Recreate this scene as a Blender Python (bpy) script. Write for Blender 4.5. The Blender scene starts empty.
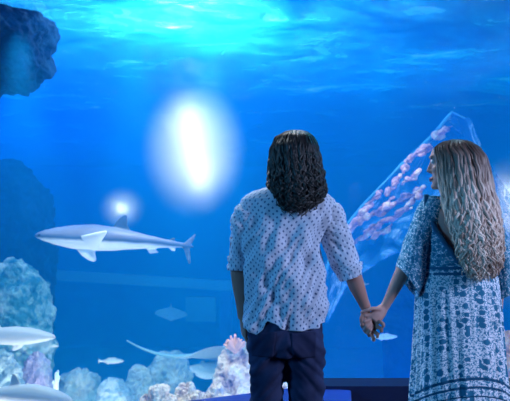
import bpy, bmesh, math, random
import numpy as np
from mathutils import Vector, Matrix, noise, Quaternion
from mathutils.bvhtree import BVHTree

random.seed(7)
S = bpy.context.scene
COL = S.collection
PI = math.pi
R = math.radians

# ---------------------------------------------------------------- camera
CAMZ = 1.32
PITCH = math.atan(29.5 / 496.0)
F = 496.0
cd = bpy.data.cameras.new('camera')
cam = bpy.data.objects.new('camera', cd)
COL.objects.link(cam)
cam.location = (0, 0, CAMZ)
cam.rotation_euler = (PI / 2 + PITCH, 0, 0)
cd.sensor_width = 36.0
cd.lens = 36.0 * F / 510.0
cd.clip_end = 200
cd.dof.use_dof = True
cd.dof.focus_distance = 2.35
cd.dof.aperture_fstop = 3.2
S.camera = cam


def P(px, py, Y):
    """world point that the photograph shows at (px, py) when it stands at depth Y"""
    x = (px - 255) / F
    y = -(py - 200.5) / F
    c, s = math.cos(PITCH), math.sin(PITCH)
    dy = c - y * s
    dz = s + y * c
    k = Y / dy
    return Vector((x * k, Y, CAMZ + dz * k))


# ---------------------------------------------------------------- view
S.view_settings.view_transform = 'Standard'
S.view_settings.look = 'None'
S.view_settings.gamma = 1
S.view_settings.exposure = 0.0
S.view_settings.use_curve_mapping = False
cy = S.cycles
cy.use_denoising = True
cy.max_bounces = 8
cy.diffuse_bounces = 3
cy.glossy_bounces = 2
cy.transmission_bounces = 4
cy.volume_bounces = 1
cy.transparent_max_bounces = 16
cy.sample_clamp_indirect = 4
cy.caustics_reflective = False
cy.caustics_refractive = False
cy.volume_step_rate = 1.0
cy.volume_max_steps = 128
w = bpy.data.worlds.new('World')
S.world = w
w.use_nodes = True
w.node_tree.nodes['Background'].inputs[0].default_value = (0.05, 0.09, 0.25, 1)
w.node_tree.nodes['Background'].inputs[1].default_value = 0.35

# ---------------------------------------------------------------- materials


class NT:
    def __init__(self, name):
        self.m = bpy.data.materials.new(name)
        self.m.use_nodes = True
        self.t = self.m.node_tree
        self.t.nodes.clear()
        self.out = self.t.nodes.new('ShaderNodeOutputMaterial')

    def n(self, kind, **kw):
        nd = self.t.nodes.new('ShaderNode' + kind)
        for k, v in kw.items():
            setattr(nd, k, v)
        return nd

    def l(self, a, b):
        self.t.links.new(a, b)

    def math(self, op, a, b=None, c=None):
        nd = self.n('Math', operation=op)
        for i, v in enumerate((a, b, c)):
            if v is None:
                continue
            if isinstance(v, (int, float)):
                nd.inputs[i].default_value = v
            else:
                self.l(v, nd.inputs[i])
        return nd.outputs[0]

    def mix(self, fac, a, b):
        nd = self.n('Mix', data_type='RGBA')
        for i, v in ((0, fac), (6, a), (7, b)):
            if isinstance(v, (int, float)):
                nd.inputs[i].default_value = v
            elif isinstance(v, tuple):
                nd.inputs[i].default_value = (*v, 1) if len(v) == 3 else v
            else:
                self.l(v, nd.inputs[i])
        return nd.outputs[2]

    def ramp(self, fac, stops):
        nd = self.n('ValToRGB')
        e = nd.color_ramp.elements
        while len(e) < len(stops):
            e.new(0.5)
        for i, (p, c) in enumerate(stops):
            e[i].position = p
            e[i].color = (*c, 1)
        self.l(fac, nd.inputs[0])
        return nd.outputs[0]

    def noise(self, vec, scale, detail=4, rough=0.5, dist=0):
        nd = self.n('TexNoise')
        nd.inputs['Scale'].default_value = scale
        nd.inputs['Detail'].default_value = detail
        nd.inputs['Roughness'].default_value = rough
        nd.inputs['Distortion'].default_value = dist
        if vec is not None:
            self.l(vec, nd.inputs['Vector'])
        return nd.outputs[0]

    def principled(self, color, rough=0.7, spec=0.3, bump=None, bstr=0.3, bdist=0.01, **kw):
        b = self.n('BsdfPrincipled')
        if isinstance(color, tuple):
            b.inputs['Base Color'].default_value = (*color, 1)
        else:
            self.l(color, b.inputs['Base Color'])
        b.inputs['Roughness'].default_value = rough
        b.inputs['Specular IOR Level'].default_value = spec
        for k, v in kw.items():
            b.inputs[k].default_value = v
        if bump is not None:
            bp = self.n('Bump')
            bp.inputs['Strength'].default_value = bstr
            bp.inputs['Distance'].default_value = bdist
            self.l(bump, bp.inputs['Height'])
            self.l(bp.outputs[0], b.inputs['Normal'])
        self.l(b.outputs[0], self.out.inputs[0])
        return b

    def coord(self, which='Object'):
        return self.n('TexCoord').outputs[which]

    def xyz(self, vec):
        nd = self.n('SeparateXYZ')
        self.l(vec, nd.inputs[0])
        return nd.outputs

    def mapping(self, vec, scale=(1, 1, 1), rot=(0, 0, 0)):
        nd = self.n('Mapping')
        nd.inputs['Scale'].default_value = scale
        nd.inputs['Rotation'].default_value = rot
        self.l(vec, nd.inputs[0])
        return nd.outputs[0]


def flat(name, col, rough=0.6, spec=0.3, nscale=None, var=0.15, bump=0.0):
    t = NT(name)
    if nscale:
        f = t.noise(t.coord(), nscale)
        c = t.mix(f, tuple(x * (1 - var) for x in col), tuple(min(1, x * (1 + var)) for x in col))
        t.principled(c, rough, spec, bump=f if bump else None, bstr=bump)
    else:
        t.principled(col, rough, spec)
    return t.m


M = {}
M['gallery_paint'] = flat('gallery paint', (0.02, 0.025, 0.05), 0.8, 0.2, 3, .2)
M['gallery_floor'] = flat('gallery carpet', (0.015, 0.02, 0.04), 0.9, 0.1, 60, .4)
M['frame_blue'] = flat('window frame paint', (0.006, 0.014, 0.055), 0.5, 0.3, 8, .15)
M['bench_blue'] = flat('bench paint', (0.015, 0.06, 0.36), 0.45, 0.4, 8, .12)
M['tank_wall'] = flat('tank wall', (0.03, 0.22, 0.75), 0.8, 0.2, 0.7, .25)
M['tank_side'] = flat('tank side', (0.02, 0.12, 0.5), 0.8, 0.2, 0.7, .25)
M['seabed'] = flat('seabed sand', (0.25, 0.4, 0.55), 0.9, 0.1, 3, .3, .3)
M['far_frame'] = flat('far window frame', (0.08, 0.42, 0.7), 0.6)
M['far_glass'] = flat('far window', (0.02, 0.17, 0.62), 0.3)

t = NT('water body')
sc = t.n('VolumeScatter')
sc.inputs['Color'].default_value = (0.004, 0.36, 1.0, 1)
sc.inputs['Density'].default_value = 0.22
sc.inputs['Anisotropy'].default_value = 0.1
ab = t.n('VolumeAbsorption')
ab.inputs['Color'].default_value = (0.2, 0.70, 0.97, 1)
ab.inputs['Density'].default_value = 0.22
ad = t.n('AddShader')
t.l(sc.outputs[0], ad.inputs[0])
t.l(ab.outputs[0], ad.inputs[1])
t.l(ad.outputs[0], t.out.inputs['Volume'])
M['water'] = t.m

t = NT('acrylic pane')
tr = t.n('BsdfTransparent')
gl = t.n('BsdfGlossy')
gl.inputs['Roughness'].default_value = 0.03
mx = t.n('MixShader')
mx.inputs[0].default_value = 0.012
t.l(tr.outputs[0], mx.inputs[1])
t.l(gl.outputs[0], mx.inputs[2])
t.l(mx.outputs[0], t.out.inputs[0])
M['acrylic'] = t.m

t = NT('water surface')
co = t.coord()
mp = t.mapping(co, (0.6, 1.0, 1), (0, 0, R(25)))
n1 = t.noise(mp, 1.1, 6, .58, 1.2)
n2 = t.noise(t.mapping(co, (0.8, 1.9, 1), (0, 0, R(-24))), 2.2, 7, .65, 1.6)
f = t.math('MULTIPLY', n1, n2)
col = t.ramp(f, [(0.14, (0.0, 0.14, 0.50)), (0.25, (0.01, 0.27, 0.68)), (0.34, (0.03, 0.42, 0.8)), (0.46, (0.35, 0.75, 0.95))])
bp = t.n('Bump')
bp.inputs['Strength'].default_value = 1
bp.inputs['Distance'].default_value = 0.12
t.l(n2, bp.inputs['Height'])
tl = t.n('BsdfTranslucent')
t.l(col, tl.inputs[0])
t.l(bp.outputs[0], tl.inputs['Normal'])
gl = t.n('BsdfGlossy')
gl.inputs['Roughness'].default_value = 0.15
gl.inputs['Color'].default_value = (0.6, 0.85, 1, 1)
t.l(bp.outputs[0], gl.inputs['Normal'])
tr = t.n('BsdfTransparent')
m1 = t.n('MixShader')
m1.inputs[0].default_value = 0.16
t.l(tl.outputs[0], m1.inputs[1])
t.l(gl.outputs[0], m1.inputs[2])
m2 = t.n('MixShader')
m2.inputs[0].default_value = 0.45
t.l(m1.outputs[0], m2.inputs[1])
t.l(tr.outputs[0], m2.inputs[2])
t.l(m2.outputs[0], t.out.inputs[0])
M['surface'] = t.m


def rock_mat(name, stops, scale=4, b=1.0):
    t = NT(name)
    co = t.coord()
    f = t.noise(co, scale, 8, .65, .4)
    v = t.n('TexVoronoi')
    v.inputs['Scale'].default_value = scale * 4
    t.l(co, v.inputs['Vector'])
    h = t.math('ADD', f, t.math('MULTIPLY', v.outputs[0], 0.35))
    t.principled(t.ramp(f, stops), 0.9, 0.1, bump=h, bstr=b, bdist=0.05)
    return t.m


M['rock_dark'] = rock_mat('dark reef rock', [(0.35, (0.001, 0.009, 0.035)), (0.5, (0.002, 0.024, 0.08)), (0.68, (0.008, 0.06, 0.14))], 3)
M['rock_teal'] = rock_mat('teal reef rock', [(0.3, (0.01, 0.09, 0.14)), (0.44, (0.06, 0.28, 0.34)), (0.53, (0.4, 0.62, 0.6)), (0.62, (0.9, 0.92, 0.85))], 3)
M['rock_pale'] = rock_mat('pale reef rock', [(0.3, (0.15, 0.3, 0.38)), (0.45, (0.55, 0.7, 0.72)), (0.6, (0.95, 0.97, 0.93))], 4)
M['rock_pink'] = rock_mat('pinkish coral rock', [(0.3, (0.12, 0.10, 0.2)), (0.40, (0.6, 0.42, 0.42)), (0.50, (0.95, 0.78, 0.68)), (0.64, (1, 0.96, 0.9))], 7, 1.0)
M['rock_warm'] = rock_mat('warm coral rock', [(0.3, (0.25, 0.15, 0.2)), (0.5, (0.8, 0.5, 0.35)), (0.7, (0.95, 0.9, 0.8))], 9)
M['rock_violet'] = rock_mat('violet coral rock', [(0.3, (0.3, 0.25, 0.5)), (0.5, (0.6, 0.5, 0.75)), (0.7, (0.85, 0.85, 0.9))], 5)
M['coral_pink'] = flat('pink coral', (1.0, 0.48, 0.40), 0.7, 0.2, 20, .2, .3)
M['reflected_coral'] = rock_mat('pale pink reflected coral', [(0.36, (0.08, 0.16, 0.45)), (0.5, (0.7, 0.42, 0.55)), (0.64, (1.0, 0.85, 0.8))], 6)  # colour of the coral reflections, used on the solid streaks


def fish_mat(name, top, belly, zsplit=0.0, width=0.03):
    t = NT(name)
    co = t.coord()
    z = t.xyz(co)[2]
    f = t.math('ADD', z, t.math('MULTIPLY', t.math('SUBTRACT', t.noise(co, 6, 3), 0.5), 0.03))
    mr = t.n('MapRange')
    mr.inputs['From Min'].default_value = zsplit - width
    mr.inputs['From Max'].default_value = zsplit + width
    t.l(f, mr.inputs[0])
    c = t.mix(mr.outputs[0], belly, top)
    t.principled(c, 0.45, 0.3)
    return t.m


t = NT('grey and white shark skin')
at = t.n('Attribute', attribute_name='tone')
co = t.coord()
c = t.ramp(t.math('ADD', at.outputs['Fac'], t.math('MULTIPLY', t.math('SUBTRACT', t.noise(co, 7, 3), .5), .25)), [(0.35, (.97, .97, .97)), (.5, (.40, .48, .60)), (.62, (.035, .10, .20)), (.95, (.16, .20, .32))])
t.principled(c, .4, .35)
M['shark_toned'] = t.m
M['shark'] = fish_mat('grey shark skin', (0.07, 0.15, 0.27), (0.95, 0.95, 0.96), -0.012, 0.02)
M['shark_pale'] = fish_mat('pale shark skin', (0.6, 0.62, 0.66), (0.7, 0.72, 0.75), 0.0, 0.04)
M['fish_pale'] = fish_mat('pale fish skin', (0.65, 0.78, 0.8), (0.85, 0.9, 0.9), 0.0, 0.02)
M['ray_pale'] = fish_mat('pale ray skin', (0.45, 0.6, 0.66), (0.8, 0.85, 0.88), 0.0, 0.02)
M['ray_blue'] = fish_mat('blue grey ray skin', (0.4, 0.7, 0.8), (0.8, 0.9, 0.95), 0.0, 0.02)
M['eye_dark'] = flat('dark eye', (0.01, 0.01, 0.015), 0.1, 0.6)
M['skin'] = flat('skin', (0.42, 0.22, 0.17), 0.5, 0.35, 14, .12, .05)
M['skin_her'] = flat('her skin', (0.50, 0.29, 0.24), 0.5, 0.35, 14, .10, .05)
M['lips'] = flat('lips', (0.38, 0.11, 0.11), 0.4)
M['eye_white'] = flat('eye white', (0.6, 0.6, 0.6), 0.2, 0.5)
M['shoe'] = flat('brown leather', (0.06, 0.03, 0.02), 0.5)
M['sandal'] = flat('tan leather', (0.22, 0.12, 0.06), 0.5)


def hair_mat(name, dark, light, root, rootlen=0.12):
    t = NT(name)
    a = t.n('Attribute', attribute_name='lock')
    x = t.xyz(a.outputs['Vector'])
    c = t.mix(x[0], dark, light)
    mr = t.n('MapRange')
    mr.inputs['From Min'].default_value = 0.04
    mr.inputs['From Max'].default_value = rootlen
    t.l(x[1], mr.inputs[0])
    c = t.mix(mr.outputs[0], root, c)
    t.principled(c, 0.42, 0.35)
    return t.m


M['hair_dark'] = hair_mat('dark brown hair', (0.006, 0.010, 0.012), (0.045, 0.05, 0.045), (0.012, 0.014, 0.016))
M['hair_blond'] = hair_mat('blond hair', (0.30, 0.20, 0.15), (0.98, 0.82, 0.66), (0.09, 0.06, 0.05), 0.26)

# shirt: small dark diamonds in a staggered grid
t = NT('dotted shirt cotton')
uv = t.n('UVMap').outputs[0]
x = t.xyz(uv)


def diamonds(t, x, s, du, dv, hw, hh):
    fu = t.math('ABSOLUTE', t.math('SUBTRACT', t.math('FRACT', t.math('ADD', t.math('DIVIDE', x[0], s), du)), 0.5))
    fv = t.math('ABSOLUTE', t.math('SUBTRACT', t.math('FRACT', t.math('ADD', t.math('DIVIDE', x[1], s), dv)), 0.5))
    d = t.math('ADD', t.math('DIVIDE', fu, hw), t.math('DIVIDE', fv, hh))
    return t.math('LESS_THAN', d, 1.0)


d = t.math('MAXIMUM', diamonds(t, x, .028, 0, 0, .15, .21), diamonds(t, x, .028, .5, .5, .15, .21))
weave = t.noise(t.mapping(uv, (400, 400, 1)), 1, 2)
c = t.mix(d, (0.60, 0.70, 0.82), (0.05, 0.13, 0.28))
t.principled(c, 0.85, 0.15, bump=weave, bstr=0.15, bdist=.001)
M['shirt'] = t.m

t = NT('navy denim')
co = t.coord()
f = t.noise(t.mapping(co, (1, 1, 1)), 7, 4)
f2 = t.noise(t.mapping(co, (500, 500, 300)), 1, 2)
c = t.ramp(f, [(0.35, (0.014, 0.02, 0.055)), (0.65, (0.04, 0.055, 0.125))])
t.principled(c, 0.85, 0.15, bump=f2, bstr=.2, bdist=.001)
M['denim'] = t.m
M['denim_stitch'] = flat('denim thread', (0.05, 0.06, 0.12), 0.8)


def dress_mat(name, dens, sc_, band=None):
    t = NT(name)
    uv = t.n('UVMap').outputs[0]
    x = t.xyz(uv)
    # columns of flowers
    fu = t.math('FRACT', t.math('DIVIDE', x[0], 0.085))
    colm = t.math('LESS_THAN', t.math('ABSOLUTE', t.math('SUBTRACT', fu, 0.5)), 0.33)
    v = t.n('TexVoronoi')
    v.inputs['Scale'].default_value = 28 * sc_
    v.inputs['Randomness'].default_value = .55
    t.l(uv, v.inputs['Vector'])
    wob = t.noise(uv, 90, 3)
    fl = t.math('LESS_THAN', t.math('ADD', v.outputs[0], t.math('MULTIPLY', wob, .3)), 0.60)
    fl = t.math('MULTIPLY', fl, colm) if sc_ == 1 else fl
    n = t.noise(uv, 110 if sc_ == 1 else 130, 2, .6, .8)
    sp = t.math('GREATER_THAN', n, dens)
    bg = t.mix(sp, (0.84, 0.90, 0.95), (0.08, 0.32, 0.46))
    c = t.mix(fl, bg, (0.03, 0.20, 0.33))
    if band:
        for (v0, hw) in band:
            vv = t.math('ABSOLUTE', t.math('SUBTRACT', x[1], v0))
            c = t.mix(t.math('LESS_THAN', vv, hw), c, (0.015, 0.10, 0.19))
    t.principled(c, 0.85, 0.15)
    return t.m


M['dress_skirt'] = dress_mat('printed skirt cotton', 0.52, 1.0, [(0.569, .006), (0.535, .005), (.50, .003)])
M['dress_top'] = dress_mat('printed bodice cotton', 0.44, 1.7)
M['dress_trim'] = flat('teal dress trim', (0.02, 0.14, 0.26), 0.8, .2, 300, .5)


# ---------------------------------------------------------------- object helpers
def meta(o, label=None, cat=None, group=None, kind=None):
    if label:
        o['label'] = label
    if cat:
        o['category'] = cat
    if group:
        o['group'] = group
    if kind:
        o['kind'] = kind
    return o


def link(name, me, mat=None, parent=None, smooth=True):
    o = bpy.data.objects.new(name, me)
    COL.objects.link(o)
    if mat is not None:
        me.materials.clear()
        me.materials.append(mat)
    if smooth:
        me.polygons.foreach_set('use_smooth', [True] * len(me.polygons))
    if parent is not None:
        o.parent = parent
        if parent.type == 'EMPTY':
            o.matrix_parent_inverse = Matrix.Translation(-parent.location)
    return o


def mesh(name, verts, faces):
    me = bpy.data.meshes.new(name)
    me.from_pydata([tuple(v) for v in verts], [], faces)
    me.validate()
    return me


class MB:
    """collects shapes into one mesh"""

    def __init__(self):
        self.v, self.f, self.uv = [], [], {}

    def add(self, verts, faces):
        n = len(self.v)
        self.v += [Vector(v) for v in verts]
        self.f += [tuple(i + n for i in f) for f in faces]

    def box(self, a, b, bev=0):
        x0, y0, z0 = a
        x1, y1, z1 = b
        self.add([(x0, y0, z0), (x1, y0, z0), (x1, y1, z0), (x0, y1, z0), (x0, y0, z1), (x1, y0, z1), (x1, y1, z1), (x0, y1, z1)],
                 [(0, 3, 2, 1), (4, 5, 6, 7), (0, 1, 5, 4), (1, 2, 6, 5), (2, 3, 7, 6), (3, 0, 4, 7)])

    def tube(self, pts, radii, seg=12, flat=None, up=None):
        """closed tapered tube along pts; radii floats or (ra, rb)"""
        pts = [Vector(p) for p in pts]
        rings = []
        prev = Vector(up) if up else None
        for i, p in enumerate(pts):
            if i == 0:
                tn = pts[1] - pts[0]
            elif i == len(pts) - 1:
                tn = pts[-1] - pts[-2]
            else:
                tn = (pts[i + 1] - pts[i]).normalized() + (pts[i] - pts[i - 1]).normalized()
            if tn.length < 1e-9:
                tn = Vector((0, 0, 1))
            tn.normalize()
            if prev is None:
                prev = Vector((0, 1, 0)) if abs(tn.y) < .9 else Vector((1, 0, 0))
            a = (prev - tn * prev.dot(tn))
            if a.length < 1e-6:
                a = tn.orthogonal()
            a.normalize()
            b = tn.cross(a)
            prev = a
            r = radii[i]
            ra, rb = (r, r) if isinstance(r, (int, float)) else r
            rings.append([p + a * (ra * math.cos(2 * PI * k / seg)) + b * (rb * math.sin(2 * PI * k / seg)) for k in range(seg)])
        self.rings(rings)

    def rings(self, rings, cap=True):
        seg = len(rings[0])
        vs = [v for r in rings for v in r]
        fs = []
        for i in range(len(rings) - 1):
            for k in range(seg):
                k2 = (k + 1) % seg
                fs.append((i * seg + k, i * seg + k2, (i + 1) * seg + k2, (i + 1) * seg + k))
        if cap:
            c0 = sum(rings[0], Vector()) / seg
            c1 = sum(rings[-1], Vector()) / seg
            a, b = len(vs), len(vs) + 1
            vs += [c0, c1]
            L = (len(rings) - 1) * seg
            for k in range(seg):
                k2 = (k + 1) % seg
                fs.append((a, k2, k))
                fs.append((b, L + k, L + k2))
        self.add(vs, fs)

    def ball(self, c, r, rot=None, n=14):
        c = Vector(c)
        r = (r, r, r) if isinstance(r, (int, float)) else r
        rings = []
        for i in range(1, n):
            a = PI * i / n
            ring = []
            for k in range(2 * n):
                b = 2 * PI * k / (2 * n)
                v = Vector((r[0] * math.sin(a) * math.cos(b), r[1] * math.sin(a) * math.sin(b), r[2] * math.cos(a)))
                if rot is not None:
                    v = rot @ v
                ring.append(c + v)
            rings.append(ring)
        self.rings(rings)

    def capsule(self, pts, radii, seg=12):
        """tube with rounded ends"""
        pts = [Vector(p) for p in pts]
        a = pts[0] + (pts[0] - pts[1]).normalized() * radii[0] * .8
        a1 = pts[0] + (pts[0] - pts[1]).normalized() * radii[0] * .45
        b = pts[-1] + (pts[-1] - pts[-2]).normalized() * radii[-1] * .8
        b1 = pts[-1] + (pts[-1] - pts[-2]).normalized() * radii[-1] * .45
        self.tube([a, a1] + pts + [b1, b], [radii[0] * .35, radii[0] * .8] + list(radii) + [radii[-1] * .8, radii[-1] * .35], seg)

    def mesh(self, name):
        me = mesh(name, self.v, self.f)
        bm = bmesh.new()
        bm.from_mesh(me)
        bmesh.ops.recalc_face_normals(bm, faces=bm.faces)
        bm.to_mesh(me)
        bm.free()
        return me

    def build(self, name, mat, parent=None, smooth=True):
        return link(name, self.mesh(name), mat, parent, smooth)


def remesh(me, voxel, smooth=6, factor=0.5):
    o = bpy.data.objects.new('work', me)
    COL.objects.link(o)
    r = o.modifiers.new('r', 'REMESH')
    r.mode = 'VOXEL'
    r.voxel_size = voxel
    if smooth:
        s = o.modifiers.new('s', 'SMOOTH')
        s.iterations = smooth
        s.factor = factor
    dg = bpy.context.evaluated_depsgraph_get()
    dg.update()
    out = bpy.data.meshes.new_from_object(o.evaluated_get(dg))
    bpy.data.objects.remove(o)
    return out


def displace(me, fn):
    """move every vertex along its normal by fn(co)"""
    me.update()
    ns = [v.normal.copy() for v in me.vertices]
    for v, n in zip(me.vertices, ns):
        v.co = v.co + n * fn(v.co, n)
    me.update()


def solidify(o, th, offset=0):
    s = o.modifiers.new('thickness', 'SOLIDIFY')
    s.thickness = th
    s.offset = offset
    return o


def empty(name, loc):
    o = bpy.data.objects.new(name, None)
    COL.objects.link(o)
    o.location = loc
    o.empty_display_size = .1
    bpy.context.view_layer.update()
    return o


def box_obj(name, a, b, mat, **kw):
    m = MB()
    m.box(a, b)
    o = m.build(name, mat, smooth=False)
    meta(o, **kw)
    return o


def interp(rows, x):
    """rows sorted by first item; linear interpolation of the others, smoothed"""
    if x <= rows[0][0]:
        return rows[0][1:]
    for a, b in zip(rows, rows[1:]):
        if x <= b[0]:
            k = (x - a[0]) / (b[0] - a[0])
            k = k * k * (3 - 2 * k) * .5 + k * .5
            return tuple(p + (q - p) * k for p, q in zip(a[1:], b[1:]))
    return rows[-1][1:]


def fbm(v, octv=3, H=1.0):
    return noise.fractal(v, H, 2.0, octv)


# ================================================================ THE SETTING
GY = 3.35     # inner face of the window
struct = dict(kind='structure')
box_obj('floor', (-4.2, -2.5, -0.1), (4.2, 3.2, 0), M['gallery_floor'], kind='structure')
box_obj('ceiling', (-4.2, -2.5, 3.75), (4.2, 3.2, 3.85), M['gallery_paint'], kind='structure')
box_obj('wall_left', (-4.3, -2.5, 0), (-4.2, 3.2, 3.75), M['gallery_paint'], kind='structure')
box_obj('wall_right', (4.2, -2.5, 0), (4.3, 3.2, 3.75), M['gallery_paint'], kind='structure')
zs = P(255, 378, 3.29).z
xs = P(302, 377, 3.2).x
zl = .12
box_obj('wall_front', (-4.2, 3.2, -1.75), (4.2, 3.29, zl), M['frame_blue'], kind='structure')
box_obj('trim_1', (xs, 3.12, zl), (4.2, 3.29, zs), M['frame_blue'], kind='structure')
box_obj('window_1', (-4.2, 3.30, -1.7), (4.2, 3.345, 3.75), M['acrylic'], kind='structure')

# tank shell
ZS = 3.0      # water surface
ZB = -1.7
box_obj('wall_back', (-8, 13.0, ZB), (8, 13.2, 8), M['tank_wall'], kind='structure')
box_obj('wall_tank_left', (-8.2, 3.4, ZB), (-8, 13.2, 8), M['tank_side'], kind='structure')
box_obj('wall_tank_right', (8, 3.4, ZB), (8.2, 13.2, 8), M['tank_side'], kind='structure')
box_obj('ceiling_tank', (-8.2, 3.4, 8), (8.2, 13.2, 8.1), M['tank_side'], kind='structure')
box_obj('floor_tank', (-8, 3.35, ZB - .1), (8, 13.2, ZB), M['seabed'], kind='structure')
box_obj('water', (-7.99, GY, ZB + .01), (7.99, 12.98, ZS - .12), M['water'], kind='structure')

# rippled water surface
nx, ny = 150, 130
vs, fs = [], []
for j in range(ny + 1):
    for i in range(nx + 1):
        x = -8 + 16 * i / nx
        y = 3.36 + 9.64 * (j / ny) ** 1.2
        z = ZS + .05 * noise.noise(Vector((x * .8, y * 1.7, 0))) + .03 * noise.noise(Vector((x * 2.1 + 5, y * 3.2, 3))) + .012 * noise.noise(Vector((x * 5, y * 8, 3)))
        vs.append((x, y, z))
for j in range(ny):
    for i in range(nx):
        a = j * (nx + 1) + i
        fs.append((a, a + 1, a + nx + 2, a + nx + 1))
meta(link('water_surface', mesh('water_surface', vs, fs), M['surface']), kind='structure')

# bench in front of the window
e = empty('bench', P(200, 400, 2.95) * 1)
e.location.z = 0
bpy.context.view_layer.update()
meta(e, 'low blue painted bench below the viewing window, behind the man', 'bench')
bt = .34


def onz(px, py, z):
    a, b = Vector((0, 0, CAMZ)), P(px, py, 1)
    k = (z - a.z) / (b.z - a.z)
    return a + (b - a) * k


def prism(m, pts, z0, z1):
    n = len(pts)
    vs = [Vector((p[0], p[1], z0)) for p in pts] + [Vector((p[0], p[1], z1)) for p in pts]
    m.add(vs, [tuple(range(n - 1, -1, -1)), tuple(range(n, 2 * n))] + [(i, (i + 1) % n, (i + 1) % n + n, i + n) for i in range(n)])


q0, q1, q2 = onz(120, 409, bt), onz(304, 386, bt), onz(351, 390, bt)
top_ = [(q0.x, q0.y), (q0.x + .1, q0.y - .3), (q2.x - .05, q2.y - .28), (q2.x, q2.y), (q1.x, q1.y)]
cxx, cyy = sum(p[0] for p in top_) / 5, sum(p[1] for p in top_) / 5
m = MB()
prism(m, top_, bt - .06, bt)
o = m.build('bench_top', M['bench_blue'], e, False)
bv = o.modifiers.new('b', 'BEVEL')
bv.width = .006
m = MB()
prism(m, [(cxx + (p[0] - cxx) * .95, cyy + (p[1] - cyy) * .9) for p in top_], 0, bt - .06)
m.build('base', M['frame_blue'], e, False)

# far viewing window in the back wall of the tank
e = empty('viewing_window', P(140, 330, 8.8))
meta(e, 'large blue framed opening seen dimly beyond the small ray', 'window')
Yb = 8.8
m = MB()
A, B_ = P(52, 276, Yb), P(232, 295, Yb)


def bar(m, p, q, wd, dp=.12):
    p, q = Vector(p), Vector(q)
    d = (q - p).normalized()
    s = Vector((-d.z, 0, d.x)) * wd / 2
    y = Vector((0, dp / 2, 0))
    vs = [p - s - y, q - s - y, q + s - y, p + s - y, p - s + y, q - s + y, q + s + y, p + s + y]
    m.add(vs, [(0, 1, 2, 3), (7, 6, 5, 4), (0, 4, 5, 1), (1, 5, 6, 2), (2, 6, 7, 3), (3, 7, 4, 0)])


bar(m, P(-60, 268, Yb), P(236, 286, Yb), .17)
m.build('lintel', M['far_frame'], e, False)
m = MB()
bar(m, P(226, 290, Yb), P(226, 420, Yb), .20)
m.build('post', M['far_glass'], e, False)
m = MB()
pa, pb = P(186, 297, Yb), P(216, 321, Yb)
m.box((pa.x, Yb - .05, pb.z), (pb.x, Yb + .02, pa.z))
m.build('pane', M['far_frame'], e, False)

# ================================================================ ROCKS
def rock(name, px0, py0, px1, py1, Y, mat, label, depth=None, seed=0, cat='rock', zbase=None, amp=.22, freq=1.0, lumps=5, group=None, top_only=True, sq=2.6):
    """upright rock filling the photo box px0..px1, py0..; continues down to zbase"""
    a, b = P(px0, py0, Y), P(px1, py1, Y)
    cx = (a.x + b.x) / 2
    wx = (b.x - a.x) / 2
    ztop, zbot = a.z, (b.z if zbase is None else zbase)
    d = depth if depth else wx
    o = Vector((cx, Y + d * .5, (ztop + zbot) / 2))
    bm = bmesh.new()
    bmesh.ops.create_icosphere(bm, subdivisions=7 if wx > .12 else 6, radius=1)
    hz = (ztop - zbot) / 2
    off = Vector((seed * 3.7, seed * 1.3, seed * 7.1))
    size = min(wx, hz)
    for v in bm.verts:
        n = v.co.copy()
        k = (abs(n.x) ** sq + abs(n.y) ** sq + abs(n.z) ** (sq + 1)) ** (-1 / sq)
        p = n * min(k, 1.25)
        q = Vector((p.x * wx, p.y * d, p.z * hz))
        if zbase is not None:
            # denser towards the visible top, narrowing to an uneven crest
            t_ = (p.z + 1) / 2
            q.z = hz * (2 * t_ ** .55 - 1) if t_ > 0 else -hz
            w_ = min(1, .5 + .5 * (max(0, hz - q.z) / (1.3 * wx)) ** .8)
            q.x *= w_
            q.y *= w_
        g = q / size
        dsp = noise.noise(g * .9 * freq + off) * .9 + noise.noise(g * 2.1 * freq + off) * .7
        dsp += (.45 - noise.voronoi(g * 2.2 * freq + off)[0][0]) * .7
        dsp += (.4 - noise.voronoi(g * 5.5 * freq + off)[0][0]) * .45
        dsp += fbm(g * 7 * freq + off, 4) * .28
        q = q + n * dsp * amp * min(size, d * 1.6)
        v.co = q
    zs_ = sorted(v.co.z for v in bm.verts)
    me = bpy.data.meshes.new(name)
    bm.to_mesh(me)
    bm.free()
    ob = link(name, me, mat)
    ob.location = o
    ob.location.z = zbot - zs_[0] if zbase is not None else o.z
    if zbase is not None:
        # keep the top where it should be by scaling the height a little
        hgt = zs_[-1] - zs_[0]
        sc_ = (ztop - zbot) / hgt
        for v in me.vertices:
            v.co.z = (v.co.z - zs_[0]) * sc_
        ob.location.z = zbot
    meta(ob, label, cat, group)
    return ob


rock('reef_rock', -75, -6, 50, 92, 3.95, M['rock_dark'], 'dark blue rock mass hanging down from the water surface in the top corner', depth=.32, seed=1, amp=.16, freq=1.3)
bpy.data.objects['reef_rock'].location.y -= .2
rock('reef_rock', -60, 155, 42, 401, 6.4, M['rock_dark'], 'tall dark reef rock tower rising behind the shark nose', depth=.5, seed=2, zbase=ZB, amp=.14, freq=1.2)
rock('reef_rock', -40, 258, 42, 401, 5.0, M['rock_teal'], 'teal and cream encrusted reef boulder at the foot of the dark tower', depth=.35, seed=3, zbase=ZB, amp=.16, freq=1.4)
rock('reef_rock', 18, 352, 48, 401, 4.62, M['rock_violet'], 'small violet encrusted rock between the pale sharks', depth=.12, seed=12, zbase=ZB, amp=.22)
rock('reef_rock', -30, 350, 20, 401, 4.25, M['rock_pale'], 'pale rock just above the dorsal fin of the lowest shark', depth=.12, seed=13, zbase=ZB, amp=.22)
rock('reef_rock', 50, 372, 102, 401, 5.7, M['rock_pale'], 'rounded pale blue rock right of the lowest shark', depth=.25, seed=4, zbase=ZB, amp=.2)
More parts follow.
